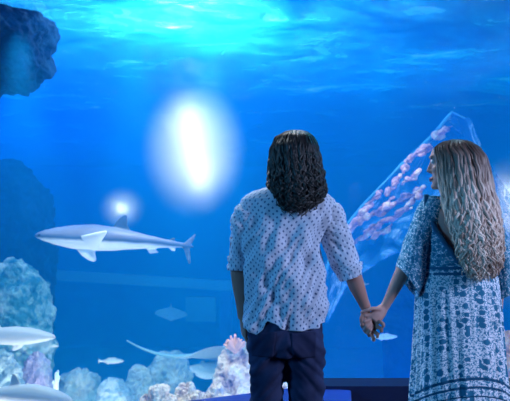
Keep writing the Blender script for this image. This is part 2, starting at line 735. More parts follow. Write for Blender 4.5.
rock('reef_rock', 88, 379, 134, 401, 5.1, M['rock_pale'], 'low pale blue rock under the small white fish', depth=.2, seed=5, zbase=ZB, amp=.2)
rock('reef_rock', 118, 366, 160, 401, 5.55, M['rock_pale'], 'flat-topped pale reef rock left of the peaked one', depth=.12, seed=21, zbase=ZB, amp=.2)
rock('reef_rock', 138, 354, 194, 401, 6.1, M['rock_pale'], 'pale peaked reef rock under the long-tailed ray', depth=.3, seed=6, zbase=ZB, amp=.2)
rock('coral_rock', 128, 386, 180, 401, 3.85, M['rock_pink'], 'grey and white coral boulder low at the window, leftmost of its row', depth=.12, seed=7, zbase=ZB, amp=.25, freq=1.4)
rock('coral_rock', 164, 383, 214, 401, 4.12, M['rock_pink'], 'cream coral boulder below the pale dome-backed ray', depth=.12, seed=8, zbase=ZB, amp=.25, freq=1.4)
rock('coral_rock', 196, 384, 234, 401, 3.85, M['rock_pink'], 'small pinkish coral boulder at the foot of the big coral rock', depth=.12, seed=9, zbase=ZB, amp=.25, freq=1.4)
rock('coral_rock', 212, 346, 256, 401, 4.42, M['rock_pink'], 'big pinkish coral rock topped by the pink coral beside the man', depth=.16, seed=10, zbase=ZB, amp=.22, freq=1.2)
rock('coral_rock', 240, 338, 264, 401, 4.9, M['rock_pink'], 'upright rosy coral rock half hidden behind the man', depth=.14, seed=14, zbase=ZB, amp=.24, freq=1.2)
rock('coral_rock', 270, 365, 300, 401, 4.3, M['rock_pink'], 'coral rock glimpsed between the man\'s legs', depth=.15, seed=15, zbase=ZB, amp=.24, freq=1.2)
rock('coral_rock', 492, 332, 540, 401, 4.0, M['rock_warm'], 'cream and orange speckled coral rock right of the woman', depth=.25, seed=11, zbase=ZB, amp=.25, freq=1.6)
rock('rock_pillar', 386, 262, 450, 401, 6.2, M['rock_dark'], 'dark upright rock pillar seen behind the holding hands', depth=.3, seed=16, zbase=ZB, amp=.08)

# pink finger coral
c0 = P(235, 351, 4.44)
m = MB()
m.tube([c0 + Vector((0, .03, -.05)), c0 + Vector((0, .01, .01))], [.03, .025], 10)
for k in range(17):
    a = R(-75 + 150 * (k % 9) / 8)
    el = R(20 if k < 9 else 55)
    d = Vector((math.sin(a), -.4 + random.random() * .8, math.cos(a) * .8 + .25)).normalized()
    L = .085 + random.random() * .045
    p1 = c0 + d * L * .45
    p2 = c0 + d * L + Vector((0, 0, .01))
    m.capsule([c0, p1, p2], [.019, .016, .012], 8)
    d2 = (d + Vector((random.uniform(-.7, .7), random.uniform(-.5, .5), .3))).normalized()
    m.capsule([p1, p1 + d2 * .045], [.014, .011], 8)
me = remesh(m.mesh('finger_coral'), .004, 2)
meta(link('finger_coral', me, M['coral_pink']), 'pink branching finger coral on top of the big coral rock', 'coral')
# white finger coral by the shark
m = MB()
c0 = P(56, 388, 4.5)
for dx, dz, r in ((.0, .13, .016), (.03, .10, .012), (-.03, .06, .012), (.015, .15, .012)):
    m.capsule([c0 + Vector((0, 0, -.2)), c0 + Vector((dx * .5, 0, dz * .5)), c0 + Vector((dx, 0, dz))], [.02, r, r * .9], 8)
me = remesh(m.mesh('finger_coral'), .005, 2)
meta(link('finger_coral', me, M['fish_pale']), 'white upright coral stub beside the lowest shark', 'coral')

# slanting acrylic tunnel; solid streaks stand in for reef reflections
def strip_pts(px, py, Y):
    return P(px, py, Y)


streaks = [(340, 246, 366, 214, 4), (366, 232, 400, 214, 3.5), (372, 218, 392, 202, 4), (350, 226, 372, 200, 3), (392, 214, 424, 190, 3), (386, 190, 410, 170, 3), (404, 166, 424, 150, 3.5), (345, 238, 372, 205, 5), (352, 246, 381, 222, 4), (368, 240, 390, 224, 4), (362, 205, 384, 190, 4), (378, 212, 398, 196, 4.5), (384, 196, 402, 182, 4),
           (386, 222, 410, 208, 4), (396, 204, 418, 190, 4), (404, 184, 416, 172, 3.5), (410, 158, 428, 146, 6), (398, 174, 410, 164, 3), (414, 198, 428, 186, 4),
           (436, 137, 452, 126, 5), (358, 226, 368, 214, 3)]
for k, (x0, y0, x1, y1, w_) in enumerate(streaks):
    Y = 4.3 + (k % 5) * .11
    p, q = P(x0, y0, Y), P(x1, y1, Y)
    wd = w_ / F * Y * .62
    d = (q - p)
    n_ = 16
    m = MB()
    pts, rd = [], []
    sd = Vector((-d.z, 0, d.x)).normalized()
    for i in range(n_ + 1):
        s = i / n_
        wob = noise.noise(Vector((s * 3.1 + k * 7, k, 0)))
        pts.append(p + d * s + sd * wob * wd * 1.1 + Vector((0, .15 * math.sin(s * 3 + k), 0)))
        env = math.sin(PI * min(1, max(0.02, s * .96 + .02))) ** .8
        rr = wd * env * (1.0 + .3 * noise.noise(Vector((s * 3.5, k * 3, 4))))
        rd.append((max(.004, rr * .9), max(.004, rr * 1.15)))
    m.tube(pts, rd, 20)
    me = m.mesh('reflection_streak')
    bm = bmesh.new()
    bm.from_mesh(me)
    bmesh.ops.subdivide_edges(bm, edges=[e_ for e_ in bm.edges], cuts=2, use_grid_fill=True)
    bm.to_mesh(me)
    bm.free()
    dn = d.normalized()

    def streaky(c, n):
        al = (c - p).dot(dn)
        pr = c - p - dn * al
        return 0.032 * noise.noise(Vector((al * 3.2, pr.dot(sd) * 24 + k, pr.y * 14))) + .016 * noise.noise(Vector((al * 16, pr.dot(sd) * 50, pr.y * 30 + k)))
    displace(me, streaky)
    ob = link('reflection_streak', me, M['reflected_coral'])
    meta(ob, 'slanting pinkish streak modelling reflected coral, seen between the man and the woman', 'coral', 'slanting pink streaks modelling reflected coral between the two people')

t = NT('tunnel acrylic')
co = t.coord()
n = t.noise(t.mapping(co, (1.0, 1.0, 1.0), (0, 0, 0)), 2.5, 6, .65, 2.0)
c = t.ramp(n, [(0.4, (0.02, 0.25, 0.7)), (0.55, (0.10, 0.5, 0.9)), (0.66, (0.7, 0.85, 1.0))])  # pale streaks in the colour stand in for reflections on the acrylic
df = t.n('BsdfDiffuse')
t.l(c, df.inputs[0])
tr = t.n('BsdfTransparent')
mx = t.n('MixShader')
fc = t.ramp(n, [(0.36, (0.04, 0.04, 0.04)), (0.55, (0.4, 0.4, 0.4)), (0.66, (0.9, 0.9, 0.9))])
t.l(fc, mx.inputs[0])
t.l(tr.outputs[0], mx.inputs[1])
t.l(df.outputs[0], mx.inputs[2])
t.l(mx.outputs[0], t.out.inputs[0])
M['tunnel'] = t.m
# tunnel: curved sheet whose upper edge runs up through the photo's right half
e = empty('acrylic_tunnel', P(400, 230, 4.9))
meta(e, 'slanting clear acrylic tunnel with pale rim rising behind the woman', 'tunnel')
top = [(318, 300), (335, 240), (360, 208), (400, 166), (430, 138), (452, 112), (468, 120), (482, 150), (505, 190), (530, 225)]
vs, fs = [], []
nv = 24
pt = []
for i in range(len(top) - 1):
    for s in range(6):
        k = s / 6
        pt.append((top[i][0] + (top[i + 1][0] - top[i][0]) * k, top[i][1] + (top[i + 1][1] - top[i][1]) * k))
pt.append(top[-1])
for i, (x, y) in enumerate(pt):
    for j in range(nv + 1):
        a = j / nv
        q = P(x + a * 26 * min(1, .3 + i / 20), y + a * (22 + 40 * min(1, i / 16)), 4.9)
        q.y += .5 * math.sin(a * PI) + .05 * noise.noise(Vector((x * .05, a * 3, 0)))
        q.z += .03 * noise.noise(Vector((x * .04, a * 5, 7)))
        vs.append(q)
for i in range(len(pt) - 1):
    for j in range(nv):
        a = i * (nv + 1) + j
        fs.append((a, a + 1, a + nv + 2, a + nv + 1))
o = link('sheet', mesh('sheet', vs, fs), M['tunnel'], e)
solidify(o, .03)
m = MB()
m.tube([P(x, y, 4.88) for x, y in pt[2:36]], [.008 + .022 * abs(noise.noise(Vector((i * .21, 0, 3)))) for i in range(34)], 8)
m.build('rim', M['far_frame'], e)


# ================================================================ FISH
def fishmesh(L, rows, fins, voxel, bend=0.0, smooth=2):
    """fish pointing to -X, length L, centred. rows: (s, half height up, half height down, half width); fins: list of (polygon [(s, z)], y, thickness, spread)"""
    m = MB()
    rings = []
    ns = 40
    for i in range(ns + 1):
        s = i / ns
        hu, hd, hw = interp(rows, s)
        ring = []
        for k in range(20):
            a = 2 * PI * k / 20
            z = math.sin(a)
            ring.append(Vector(((s - .5) * L, math.cos(a) * hw * L, (z * hu if z > 0 else z * hd) * L)))
        rings.append(ring)
    m.rings(rings)
    for poly, y0, th, dy in fins:
        # poly in (s, z/L); grid-fill as a thin wedge, dy: sideways lean per unit z from root
        z0 = poly[0][1]
        pts = [Vector(((s - .5) * L, y0 * L + dy * (z - z0) * L, z * L)) for s, z in poly]
        n = len(pts)
        off = Vector((0, th * L / 2, 0)) if abs(dy) < 1.5 else Vector((0, 0, th * L / 2))
        vs = [p + off for p in pts] + [p - off for p in pts]
        fs = [tuple(range(n)), tuple(range(2 * n - 1, n - 1, -1))] + [(i, i + n, (i + 1) % n + n, (i + 1) % n) for i in range(n)]
        m.add(vs, fs)
    me = remesh(m.mesh('fish'), voxel, smooth)
    if bend:
        for v in me.vertices:
            s = v.co.x / L + .5
            v.co.y += bend * L * (s ** 2)
            v.co.z += 0
    return me


SH_ROWS = [(0, .004, .004, .006), (.03, .018, .016, .028), (.08, .032, .028, .045), (.16, .047, .043, .058), (.26, .060, .056, .066), (.38, .068, .062, .068),
           (.5, .060, .058, .058), (.62, .046, .045, .044), (.74, .030, .032, .030), (.84, .019, .020, .018), (.91, .015, .014, .012), (.96, .012, .008, .008), (1.0, .004, .004, .004)]
SH_ROWS = [(a, b * 1.28, c * 1.28, d * 1.2) for a, b, c, d in SH_ROWS]
SH_FINS = [
    ([(.50, .055), (.515, .095), (.545, .135), (.572, .155), (.588, .150), (.590, .10), (.612, .055), (.60, .02), (.52, .02)], 0, .014, 0),         # dorsal
    ([(.845, .016), (.862, .038), (.885, .042), (.88, .025), (.90, .012), (.86, .004)], 0, .010, 0),                             # second dorsal
    ([(.93, .006), (.965, .045), (1.0, .082), (1.008, .076), (.985, .02), (.975, -.02), (.985, -.10), (.975, -.115), (.955, -.07), (.935, -.012)], 0, .012, 0),  # tail
    ([(.70, -.028), (.735, -.075), (.79, -.062), (.765, -.045), (.79, -.026), (.74, -.015)], .016, .010, .25),                   # pelvic
    ([(.84, -.016), (.868, -.045), (.89, -.042), (.885, -.020), (.87, -.008)], 0, .009, 0),                                      # anal
]
PEC_NEAR = ([(.30, -.010), (.38, .012), (.455, .030), (.465, .036), (.445, -.005), (.41, -.045), (.34, -.048)], -.055, .014, .0)


def place(o, px, py, Y, rz=0, ry=0, rx=0, scale=1):
    o.location = P(px, py, Y)
    o.rotation_euler = (rx, ry, rz)
    o.scale = (scale,) * 3
    bpy.context.view_layer.update()


def eyes(o, pts, r):
    for p in pts:
        m = MB()
        m.ball(p, r, n=6)
        ob = link('eye', m.mesh('eye'), M['eye_dark'])
        ob.parent = o


# main shark: pectoral fins built as solid wings sweeping out and back
def wing(m, root_a, root_b, tip, tipb, th):
    ra, rb, tp, tb = map(Vector, (root_a, root_b, tip, tipb))
    n = Vector((ra - rb)).cross(tp - ra).normalized() * th / 2
    vs = [ra + n, rb + n, tb + n * .4, tp + n * .4, ra - n, rb - n, tb - n * .4, tp - n * .4]
    m.add(vs, [(0, 1, 2, 3), (7, 6, 5, 4), (0, 4, 5, 1), (1, 5, 6, 2), (2, 6, 7, 3), (3, 7, 4, 0)])


def shark_mesh(L, voxel, bend, pec=True):
    me0 = fishmesh(L, SH_ROWS, SH_FINS, voxel, 0, 0)
    m = MB()
    m.v = [v.co.copy() for v in me0.vertices]
    m.f = [tuple(p.vertices) for p in me0.polygons]
    if pec:
        # near side fin (towards -Y) reaching out over the flank, and the fin below the belly
        m.tube([(-.13 * L, -.045 * L, -.035 * L), (-.085 * L, -.09 * L, -.015 * L), (-.03 * L, -.13 * L, .018 * L), (.020 * L, -.15 * L, .048 * L)],
               [(.068 * L, .018 * L), (.055 * L, .015 * L), (.030 * L, .012 * L), (.008 * L, .007 * L)], 16, up=(1, 0, -.5))
        m.tube([(-.15 * L, -.02 * L, -.045 * L), (-.125 * L, -.035 * L, -.085 * L), (-.095 * L, -.045 * L, -.118 * L), (-.075 * L, -.045 * L, -.135 * L)],
               [(.062 * L, .018 * L), (.045 * L, .014 * L), (.026 * L, .011 * L), (.010 * L, .007 * L)], 16, up=(1, 0, .3))
    me = remesh(m.mesh('shark'), voxel, 3)
    at = me.attributes.new('tone', 'FLOAT', 'POINT')
    for i, v in enumerate(me.vertices):
        s_, y_, z_ = v.co.x / L + .5, v.co.y / L, v.co.z / L
        tone = .5 + (z_ + .012) * 14
        hu_, hd_, hw_ = interp(SH_ROWS, s_)
        e_ = (y_ / max(hw_, .004)) ** 2 + (z_ / max(hu_ if z_ > 0 else hd_, .004)) ** 2
        if e_ > 1.12 and y_ < -.012 and s_ < .7:
            tone = 0.0
        elif z_ > hu_ and s_ < .9:
            tone = .66
        if s_ > .93:
            tone = max(tone, .62 if z_ > -.09 else .8)
        at.data[i].value = min(1, max(0, tone))
        v.co.z -= .05 * L * max(0, s_ - .45) ** 2 * 2
    for v in me.vertices:
        s = v.co.x / L + .5
        v.co.y += bend * L * (s - .3) ** 2
    return me


Yk = 4.3
Lk = 156 / F * Yk
me = shark_mesh(Lk, .0055, .25)
sh = link('shark', me, M['shark_toned'])
place(sh, 111, 239, Yk, rz=R(-4), ry=R(2.5), scale=1.03)
meta(sh, 'large grey shark with white belly swimming left in open blue water', 'shark')
eyes(sh, [(-.445 * Lk, -.036 * Lk, .006 * Lk)], .006 * Lk)

# gill slits
for k in range(4):
    m = MB()
    x = -.245 * Lk + k * .014 * Lk
    m.tube([(x, -.0655 * Lk, .02 * Lk), (x + .006 * Lk, -.069 * Lk, 0), (x, -.066 * Lk, -.022 * Lk)], [.0015 * Lk, .002 * Lk, .0015 * Lk], 6)
    ob = link('gill_slit', m.mesh('gill_slit'), M['eye_dark'])
    ob.parent = sh

# two pale sharks at the lower left, heading right (rotate 180)
me = shark_mesh(1.0, .005, .12)
o = link('shark', me, M['shark_pale'])
place(o, 2, 336, 4.15, rz=R(176), ry=R(0), scale=.92)
meta(o, 'slender grey white shark heading right in front of the teal boulder', 'shark')
eyes(o, [(-.445, .035, .006)], .006)
o = link('shark', me.copy(), M['shark_pale'])
place(o, 20, 395, 3.72, rz=R(178), ry=R(-5), scale=.80)
o.scale = (.80, .80, 1.0)
meta(o, 'white shark with raised dorsal fin heading right, lowest in the corner', 'shark')
eyes(o, [(-.445, .035, .006)], .006)

FI_ROWS = [(0, .01, .01, .01), (.08, .06, .05, .035), (.25, .10, .10, .06), (.45, .12, .12, .065), (.65, .09, .09, .045), (.82, .045, .045, .025), (.88, .035, .035, .015), (1, .02, .02, .008)]
FI_FINS = [([(.25, .09), (.35, .16), (.6, .14), (.7, .07), (.5, .03)], 0, .025, 0), ([(.85, .02), (1.0, .12), (.96, 0), (1.0, -.12), (.85, -.02)], 0, .025, 0),
           ([(.5, -.09), (.6, -.15), (.72, -.07), (.6, -.03)], 0, .025, 0)]
fm = fishmesh(1.0, FI_ROWS, FI_FINS, .012)


def fish(px, py, Y, wpx, rz, ry, mat, label, sy=1.0):
    o = link('fish', fm.copy(), mat)
    s = wpx / F * Y
    place(o, px, py, Y, rz=rz, ry=ry, scale=s)
    o.scale = (s, s, s * sy)
    meta(o, label, 'fish')
    eyes(o, [(-.40, -.042, .03), (-.40, .042, .03)], .016)
    return o


fish(111, 361, 5.0, 26, R(180), R(0), M['fish_pale'], 'small white fish alone in open water above the low rocks', .9)
fish(54, 346, 4.6, 10, R(180), 0, M['fish_pale'], 'tiny pale fish beside the rock under the slender shark')
fish(384, 337, 5.0, 26, R(170), R(4), M['fish_pale'], 'small white fish just below the holding hands', .9)
fish(364, 284, 6.5, 10, R(0), R(0), M['ray_blue'], 'tiny blue fish above the holding hands')


def ray_mesh(W, Lb, tail, tailz, voxel, arch=.0):
    """ray pointing to -X; W half span in Y, Lb body length"""
    m = MB()
    n = 28
    rings = []
    for i in range(n + 1):
        s = i / n
        half = W * (math.sin(PI * min(1, max(.02, s))) ** .8) * (1 - .25 * abs(s - .45))
        half = max(half, .01)
        th = .09 * Lb * (math.sin(PI * min(.98, max(.03, s))) ** .6)
        ring = []
        for k in range(24):
            a = 2 * PI * k / 24
            y = math.cos(a)
            prof = max(.08, 1 - abs(y) ** .9) if abs(y) < 1 else .08
            ring.append(Vector(((s - .5) * Lb, y * half, math.sin(a) * th * max(.12, prof) + arch * (y * y) * W)))
        rings.append(ring)
    m.rings(rings)
    pts = [Vector((.42 * Lb, 0, 0))]
    for i in range(1, 11):
        s = i / 10
        pts.append(Vector((.42 * Lb + tail * s, 0, tailz * s ** 2)))
    m.tube(pts, [.042 * Lb * (1 - .65 * i / 10) for i in range(11)], 8)
    m.capsule([(-.25 * Lb, .09 * Lb, .07 * Lb), (-.2 * Lb, .09 * Lb, .075 * Lb)], [.03 * Lb, .03 * Lb], 8)
    m.capsule([(-.25 * Lb, -.09 * Lb, .07 * Lb), (-.2 * Lb, -.09 * Lb, .075 * Lb)], [.03 * Lb, .03 * Lb], 8)
    return remesh(m.mesh('ray'), voxel, 3)


o = link('ray', ray_mesh(.55, .9, .35, 0, .016, .05), M['ray_blue'])
place(o, 171, 314, 8.2, rz=R(100), ry=R(-16), rx=R(5), scale=.56)
meta(o, 'small pale blue ray gliding high in front of the far window', 'ray')
o = link('ray', ray_mesh(.5, 1.0, 1.15, .42, .014, -.06), M['ray_blue'])
place(o, 218, 352, 5.5, rz=R(176), ry=R(9), rx=R(26), scale=.66)
meta(o, 'blue ray trailing a long upswept tail above the peaked rock', 'ray')
o = link('ray', ray_mesh(.42, 1.0, .3, 0, .014, -.12), M['ray_pale'])
place(o, 212, 368, 5.45, rz=R(-12), ry=R(0), rx=R(12), scale=.52)
meta(o, 'pale dome-backed ray resting just behind the coral boulders', 'ray')

# ================================================================ PEOPLE
YB = 2.3


def W(px, py, dy=0.0):
    return P(px, py, YB + dy)


HEAD_ROWS = [(-.118, .078, .030, .020), (-.106, .090, .0, .034), (-.085, .089, -.035, .048), (-.06, .087, -.058, .058), (-.035, .085, -.074, .065),
             (-.01, .086, -.088, .070), (.02, .085, -.098, .074), (.045, .091, -.102, .076), (.07, .087, -.100, .074), (.095, .070, -.086, .064), (.112, .042, -.055, .042), (.12, .012, -.02, .014)]


def head(m, c, yaw, s, pitch=0.0):
    """head with brow, nose, chin and ears; returns the local-to-world map"""
    rot = Matrix.Rotation(yaw, 3, 'Z') @ Matrix.Rotation(pitch, 3, 'X')

    def T(v):
        return c + rot @ (Vector(v) * s)
    rings = []
    n = 26
    for i in range(n + 1):
        z = -.118 + .238 * i / n
        yf, yb, hw = interp(HEAD_ROWS, z)
        yc = (yf + yb) / 2 - .01
        ring = []
        for k in range(28):
            a = 2 * PI * k / 28
            x = hw * math.copysign(abs(math.cos(a)) ** .9, math.cos(a))
            y = yc + (yf - yc if math.sin(a) > 0 else yc - yb) * math.sin(a)
            ring.append(T((x, y, z)))
        rings.append(ring)
    m.rings(rings)
    up = rot @ Vector((1, 0, 0))
    m.tube([T((0, .084, .040)), T((0, .091, .012)), T((0, .101, -.010)), T((0, .103, -.021)), T((0, .088, -.032))], [.006 * s, .008 * s, .010 * s, .0115 * s, .007 * s], 10, up=up)
    for sx in (-1, 1):
        m.ball(T((sx * .009, .094, -.024)), .008 * s, n=7)                       # nostril wings
        m.capsule([T((sx * .012, .090, .046)), T((sx * .045, .078, .044))], [.009 * s, .008 * s], 8)   # brow ridge
        m.ball(T((sx * .042, .062, -.022)), (.022 * s, .022 * s, .024 * s), n=8)  # cheek
        m.ball(T((sx * .073, -.008, .0)), (.009 * s, .019 * s, .031 * s), rot=rot @ Matrix.Rotation(sx * .35, 3, 'Z'), n=8)   # ear
    m.capsule([T((-.014, .089, -.060)), T((0, .094, -.059)), T((.014, .089, -.060))], [.006 * s] * 3, 8)
    m.capsule([T((-.012, .088, -.071)), T((0, .092, -.072)), T((.012, .088, -.071))], [.006 * s] * 3, 8)
    m.ball(T((0, .080, -.102)), .017 * s, n=8)
    return T, rot


def face_bits(T, rot, s, body):
    for sx in (-1, 1):
        mm = MB()
        mm.ball(T((sx * .030, .0755, .020)), .0125 * s, n=8)
        e_ = link('eye', mm.mesh('eye'), M['eye_white'], None)
        e_.parent = body
        e_.matrix_parent_inverse = body.matrix_world.inverted()
        mm = MB()
        mm.ball(T((sx * .030, .0835, .020)), (.006 * s,) * 3, n=6)
        mm.capsule([T((sx * .016, .088, .036)), T((sx * .044, .080, .037))], [.0025 * s, .002 * s], 6)
        e_ = link('eyebrow', mm.mesh('eyebrow'), M['eye_dark'], None)
        e_.parent = body
    mm = MB()
    mm.capsule([T((-.022, .084, -.0645)), T((-.01, .0965, -.0615)), T((0, .0985, -.0625)), T((.01, .0965, -.0615)), T((.022, .084, -.0645))], [.003 * s, .0055 * s, .0055 * s, .0055 * s, .003 * s], 8)
    mm.capsule([T((-.018, .085, -.067)), T((0, .0965, -.071)), T((.018, .085, -.067))], [.003 * s, .0065 * s, .003 * s], 8)
    l_ = link('lips', mm.mesh('lips'), M['lips'])
    l_.parent = body


def relaxed_hand(m, wrist, d, side, s=1.0):
    """hanging hand, d: direction of the fingers, side: unit vector from little finger to index"""
    d = Vector(d).normalized()
    side = Vector(side)
    side = (side - d * side.dot(d)).normalized()
    n = d.cross(side)
    m.tube([wrist - d * .02, wrist + d * .02, wrist + d * .05, wrist + d * .088], [(.026 * s, .018 * s), (.034 * s, .016 * s), (.042 * s, .015 * s), (.040 * s, .013 * s)], 12, up=side)
    for k, L in enumerate((.070, .078, .072, .056)):
        o = side * (.030 - .020 * k) * s
        b = wrist + d * .085 * s + o
        p1 = b + (d * .9 + n * .25).normalized() * L * .45 * s
        p2 = p1 + (d * .75 + n * .6).normalized() * L * .3 * s
        p3 = p2 + (d * .5 + n * .85).normalized() * L * .25 * s
        m.capsule([b - d * .02, b, p1, p2, p3], [.009 * s, .0088 * s, .0082 * s, .0078 * s, .007 * s], 10)
    b = wrist + d * .025 * s + side * .028 * s
    m.capsule([b, b + (d * .7 + side * .7).normalized() * .04 * s, b + (d * .95 + side * .4).normalized() * .072 * s], [.012 * s, .010 * s, .008 * s], 10)


def hairdo(rows, n_locks, base_to, ends, face_phi, face_half, amp, wl, r0, name, mat, parent, seed, front_stop=None, part=None):
    """locks that follow the hair's outer surface; rows: (py, xl, xr, depth centre, half depth)"""
    rnd = random.Random(seed)

    def surf(py, phi, k=1.0):
        xl, xr, yc, ry = interp(rows, py)
        a, b = P(xl, py, yc), P(xr, py, yc)
        return Vector(((a.x + b.x) / 2 + (b.x - a.x) / 2 * k * math.cos(phi), yc + ry * k * math.sin(phi), a.z))

    def is_face(phi, h):
        d = (phi - face_phi + PI) % (2 * PI) - PI
        return abs(d) < h
    top = rows[0][0]
    V, Fc, A = [], [], []
    # underlying mass
    m = MB()
    rings = []
    nb = 26
    for i in range(nb + 1):
        py = top + 1.5 + (base_to - top - 1.5) * i / nb
        ring = []
        fade = min(1, max(0, (py - top - 11) / 7))
        for k in range(40):
            phi = 2 * PI * k / 40
            kk = .93
            if is_face(phi, face_half * 1.0):
                kk = .93 - .55 * fade
            ring.append(surf(py, phi, kk) + Vector((noise.noise(Vector((phi * 3, py * .06, 1))) * .006,) * 2 + (0,)))
        rings.append(ring)
    m.rings(rings)
    V += m.v
    Fc += m.f
    A += [(.12, .4, 0)] * len(m.v)
    seg = 5
    for L in range(n_locks):
        for _ in range(30):
            phi = rnd.uniform(0, 2 * PI)
            if not is_face(phi, face_half):
                break
        e0 = interp(ends, (math.sin(phi) + 1) / 2)   # 0: towards the camera, 1: far side
        pend = rnd.uniform(e0[0], e0[1])
        if rnd.random() < .12:
            pend += rnd.uniform(0, 5)
        p0 = top + (rnd.random() ** 2) * 22
        ks = rnd.uniform(.88, 1.045)
        wlk = wl * rnd.uniform(.75, 1.35)
        ph1, ph2 = rnd.uniform(0, 6.28), rnd.uniform(0, 6.28)
        ampk = amp * rnd.uniform(.5, 1.3)
        drift = rnd.uniform(-.28, .28)
        shade = min(1, max(0, rnd.gauss(.5, .33)))
        rk = rnd.uniform(.6, 1.5)
        n = 34
        pts = []
        for i in range(n + 1):
            u = i / n
            py = p0 + (pend - p0) * u
            ph = phi + drift * u
            p = surf(py, ph, ks)
            g = min(1.5, u * u * 1.9 + .1)
            s = (py - top) / 215.0
            rad = Vector((math.cos(ph), math.sin(ph), 0))
            tan = Vector((-math.sin(ph), math.cos(ph), 0))
            p += tan * ampk * g * math.sin(s / wlk * 6.28 + ph1) + rad * ampk * .7 * g * math.cos(s / wlk * 6.28 * 1.0 + ph2)
            pts.append(p)
        n0 = len(V)
        for i, p in enumerate(pts):
            u = i / n
            tn = (pts[min(i + 1, n)] - pts[max(i - 1, 0)]).normalized()
            a = tn.cross(Vector((0, 1, 0.01)))
            a = a.normalized() if a.length > 1e-4 else Vector((1, 0, 0))
            b = tn.cross(a)
            r = r0 * rk * (1 - .65 * max(0, u - .5) / .5) * (.5 + .5 * min(1, u * 8)) * (1 + .15 * math.sin(i + ph1))
            if i == n:
                r *= .3
            for k in range(seg):
                q = 2 * PI * k / seg
                V.append(p + a * r * math.cos(q) + b * r * .75 * math.sin(q))
                A.append((shade, (pts[0].z - p.z), 0))
        for i in range(n):
            for k in range(seg):
                k2 = (k + 1) % seg
                Fc.append((n0 + i * seg + k, n0 + i * seg + k2, n0 + (i + 1) * seg + k2, n0 + (i + 1) * seg + k))
        Fc.append(tuple(n0 + n * seg + k for k in range(seg)))
    me = bpy.data.meshes.new(name)
    me.from_pydata([tuple(v) for v in V], [], Fc)
    at = me.attributes.new('lock', 'FLOAT_VECTOR', 'POINT')
    at.data.foreach_set('vector', np.array(A, dtype=np.float32).ravel())
    return link(name, me, mat, parent)


def cloth(rings_fn, nu, nv, name, mat, parent, uvfn, wr=None, closed=True, thick=.003, arange=None):
    """grid cloth; rings_fn(a, s) -> point, a: angle from the camera side, s: 0 top .. 1 bottom"""
    vs, uvs = [], []
    cols = nu if closed else nu + 1
    for j in range(nv + 1):
        s = j / nv
        for i in range(cols):
            a = -PI + 2 * PI * i / nu if arange is None else arange(s, i / nu)
            vs.append(rings_fn(a, s))
    fs, fuv = [], []
    for j in range(nv):
        for i in range(nu):
            i2 = (i + 1) % cols if closed else i + 1
            fs.append((j * cols + i, j * cols + i2, (j + 1) * cols + i2, (j + 1) * cols + i))
            u0 = -PI + 2 * PI * i / nu if arange is None else None
            if arange is None:
                aa = [(-PI + 2 * PI * i / nu, j / nv), (-PI + 2 * PI * (i + 1) / nu, j / nv), (-PI + 2 * PI * (i + 1) / nu, (j + 1) / nv), (-PI + 2 * PI * i / nu, (j + 1) / nv)]
            else:
                aa = [(arange(j / nv, i / nu), j / nv), (arange(j / nv, (i + 1) / nu), j / nv), (arange((j + 1) / nv, (i + 1) / nu), (j + 1) / nv), (arange((j + 1) / nv, i / nu), (j + 1) / nv)]
            fuv.append([uvfn(a, s) for a, s in aa])
    me = bpy.data.meshes.new(name)
    me.from_pydata([tuple(v) for v in vs], [], fs)
    uvl = me.uv_layers.new(name='UVMap')
    k = 0
    flat_ = []
    for q in fuv:
        for c in q:
            flat_ += c
    uvl.data.foreach_set('uv', flat_)
    if wr:
        displace(me, wr)
    o = link(name, me, mat, parent)
    if thick:
        solidify(o, thick)
    return o


def pairs_fn(prs):
    """sleeve from (left px, right px, half depth, dy) rows"""
    rows = [(i / (len(prs) - 1),) + tuple(sum(([*p] if isinstance(p, tuple) else [p] for p in r), [])) for i, r in enumerate(prs)]

    def fn(a, s):
        xl, yl, xr, yr, hd, dy = interp(rows, s)
        A_, B_ = W(xl, yl, dy), W(xr, yr, dy)
        c = (A_ + B_) / 2
        return c + (B_ - A_) / 2 * math.sin(a) + Vector((0, -hd * math.cos(a), 0))
    return fn


# ---------------------------------------------------------------- the man
man = empty('person', (P(286, 330, YB).x, YB, 0))
meta(man, 'man with dark wavy shoulder-length hair, dotted pale shirt and navy jeans, seen from behind', 'person', )
m = MB()
X0 = W(286, 300).x
sp_ = [(W(285, 340), (.130, .090)), (W(286, 318), (.140, .098)), (W(285, 290), (.135, .095)), (W(284, 262), (.135, .095)), (W(286, 235), (.150, .100)), (W(288, 214), (.150, .095)), (W(289, 205), (.130, .078)),
       (W(290, 196), (.095, .065)), (W(291, 189), (.058, .060)), (W(292, 178), (.055, .058))]
m.tube([p for p, r in sp_], [r for p, r in sp_], 24, up=(1, 0, 0))
T, rot = head(m, W(294, 162, .005), R(22), 1.0)
# legs
for (hx, kx, fx) in ((268, 267, 266), (303, 305, 306)):
    hp = W(hx, 330)
    m.tube([W(hx, 322), W(kx, 360), W(kx, 402), Vector((W(kx, 400).x, YB + .01, .50)), Vector((W(fx, 400).x, YB - .01, .30)), Vector((W(fx, 400).x, YB, .09))],
           [.070, .066, .056, .050, .045, .036], 16, up=(1, 0, 0))
    fxw = W(fx, 400).x
    m.capsule([(fxw, YB - .03, .05), (fxw, YB + .08, .045), (fxw, YB + .17, .035)], [.04, .042, .032], 12)
# right arm, down to the clasped hand
m.tube([W(318, 211), W(328, 219), W(338, 238), W(347, 262), W(352, 272), W(357, 287), W(363, 301), W(366, 308)], [.042, .046, .046, .043, .041, .037, .0265, .0245], 14)
# left arm, hanging, hand in front
wl_ = W(243, 318, .06)
m.tube([W(262, 211), W(250, 219), W(239, 240), W(238, 262, .005), W(240, 285, .03), W(242, 305, .05), wl_], [.042, .044, .043, .042, .037, .028, .025], 14)
relaxed_hand(m, wl_, (.1, .15, -1), (-.2, 1, 0))
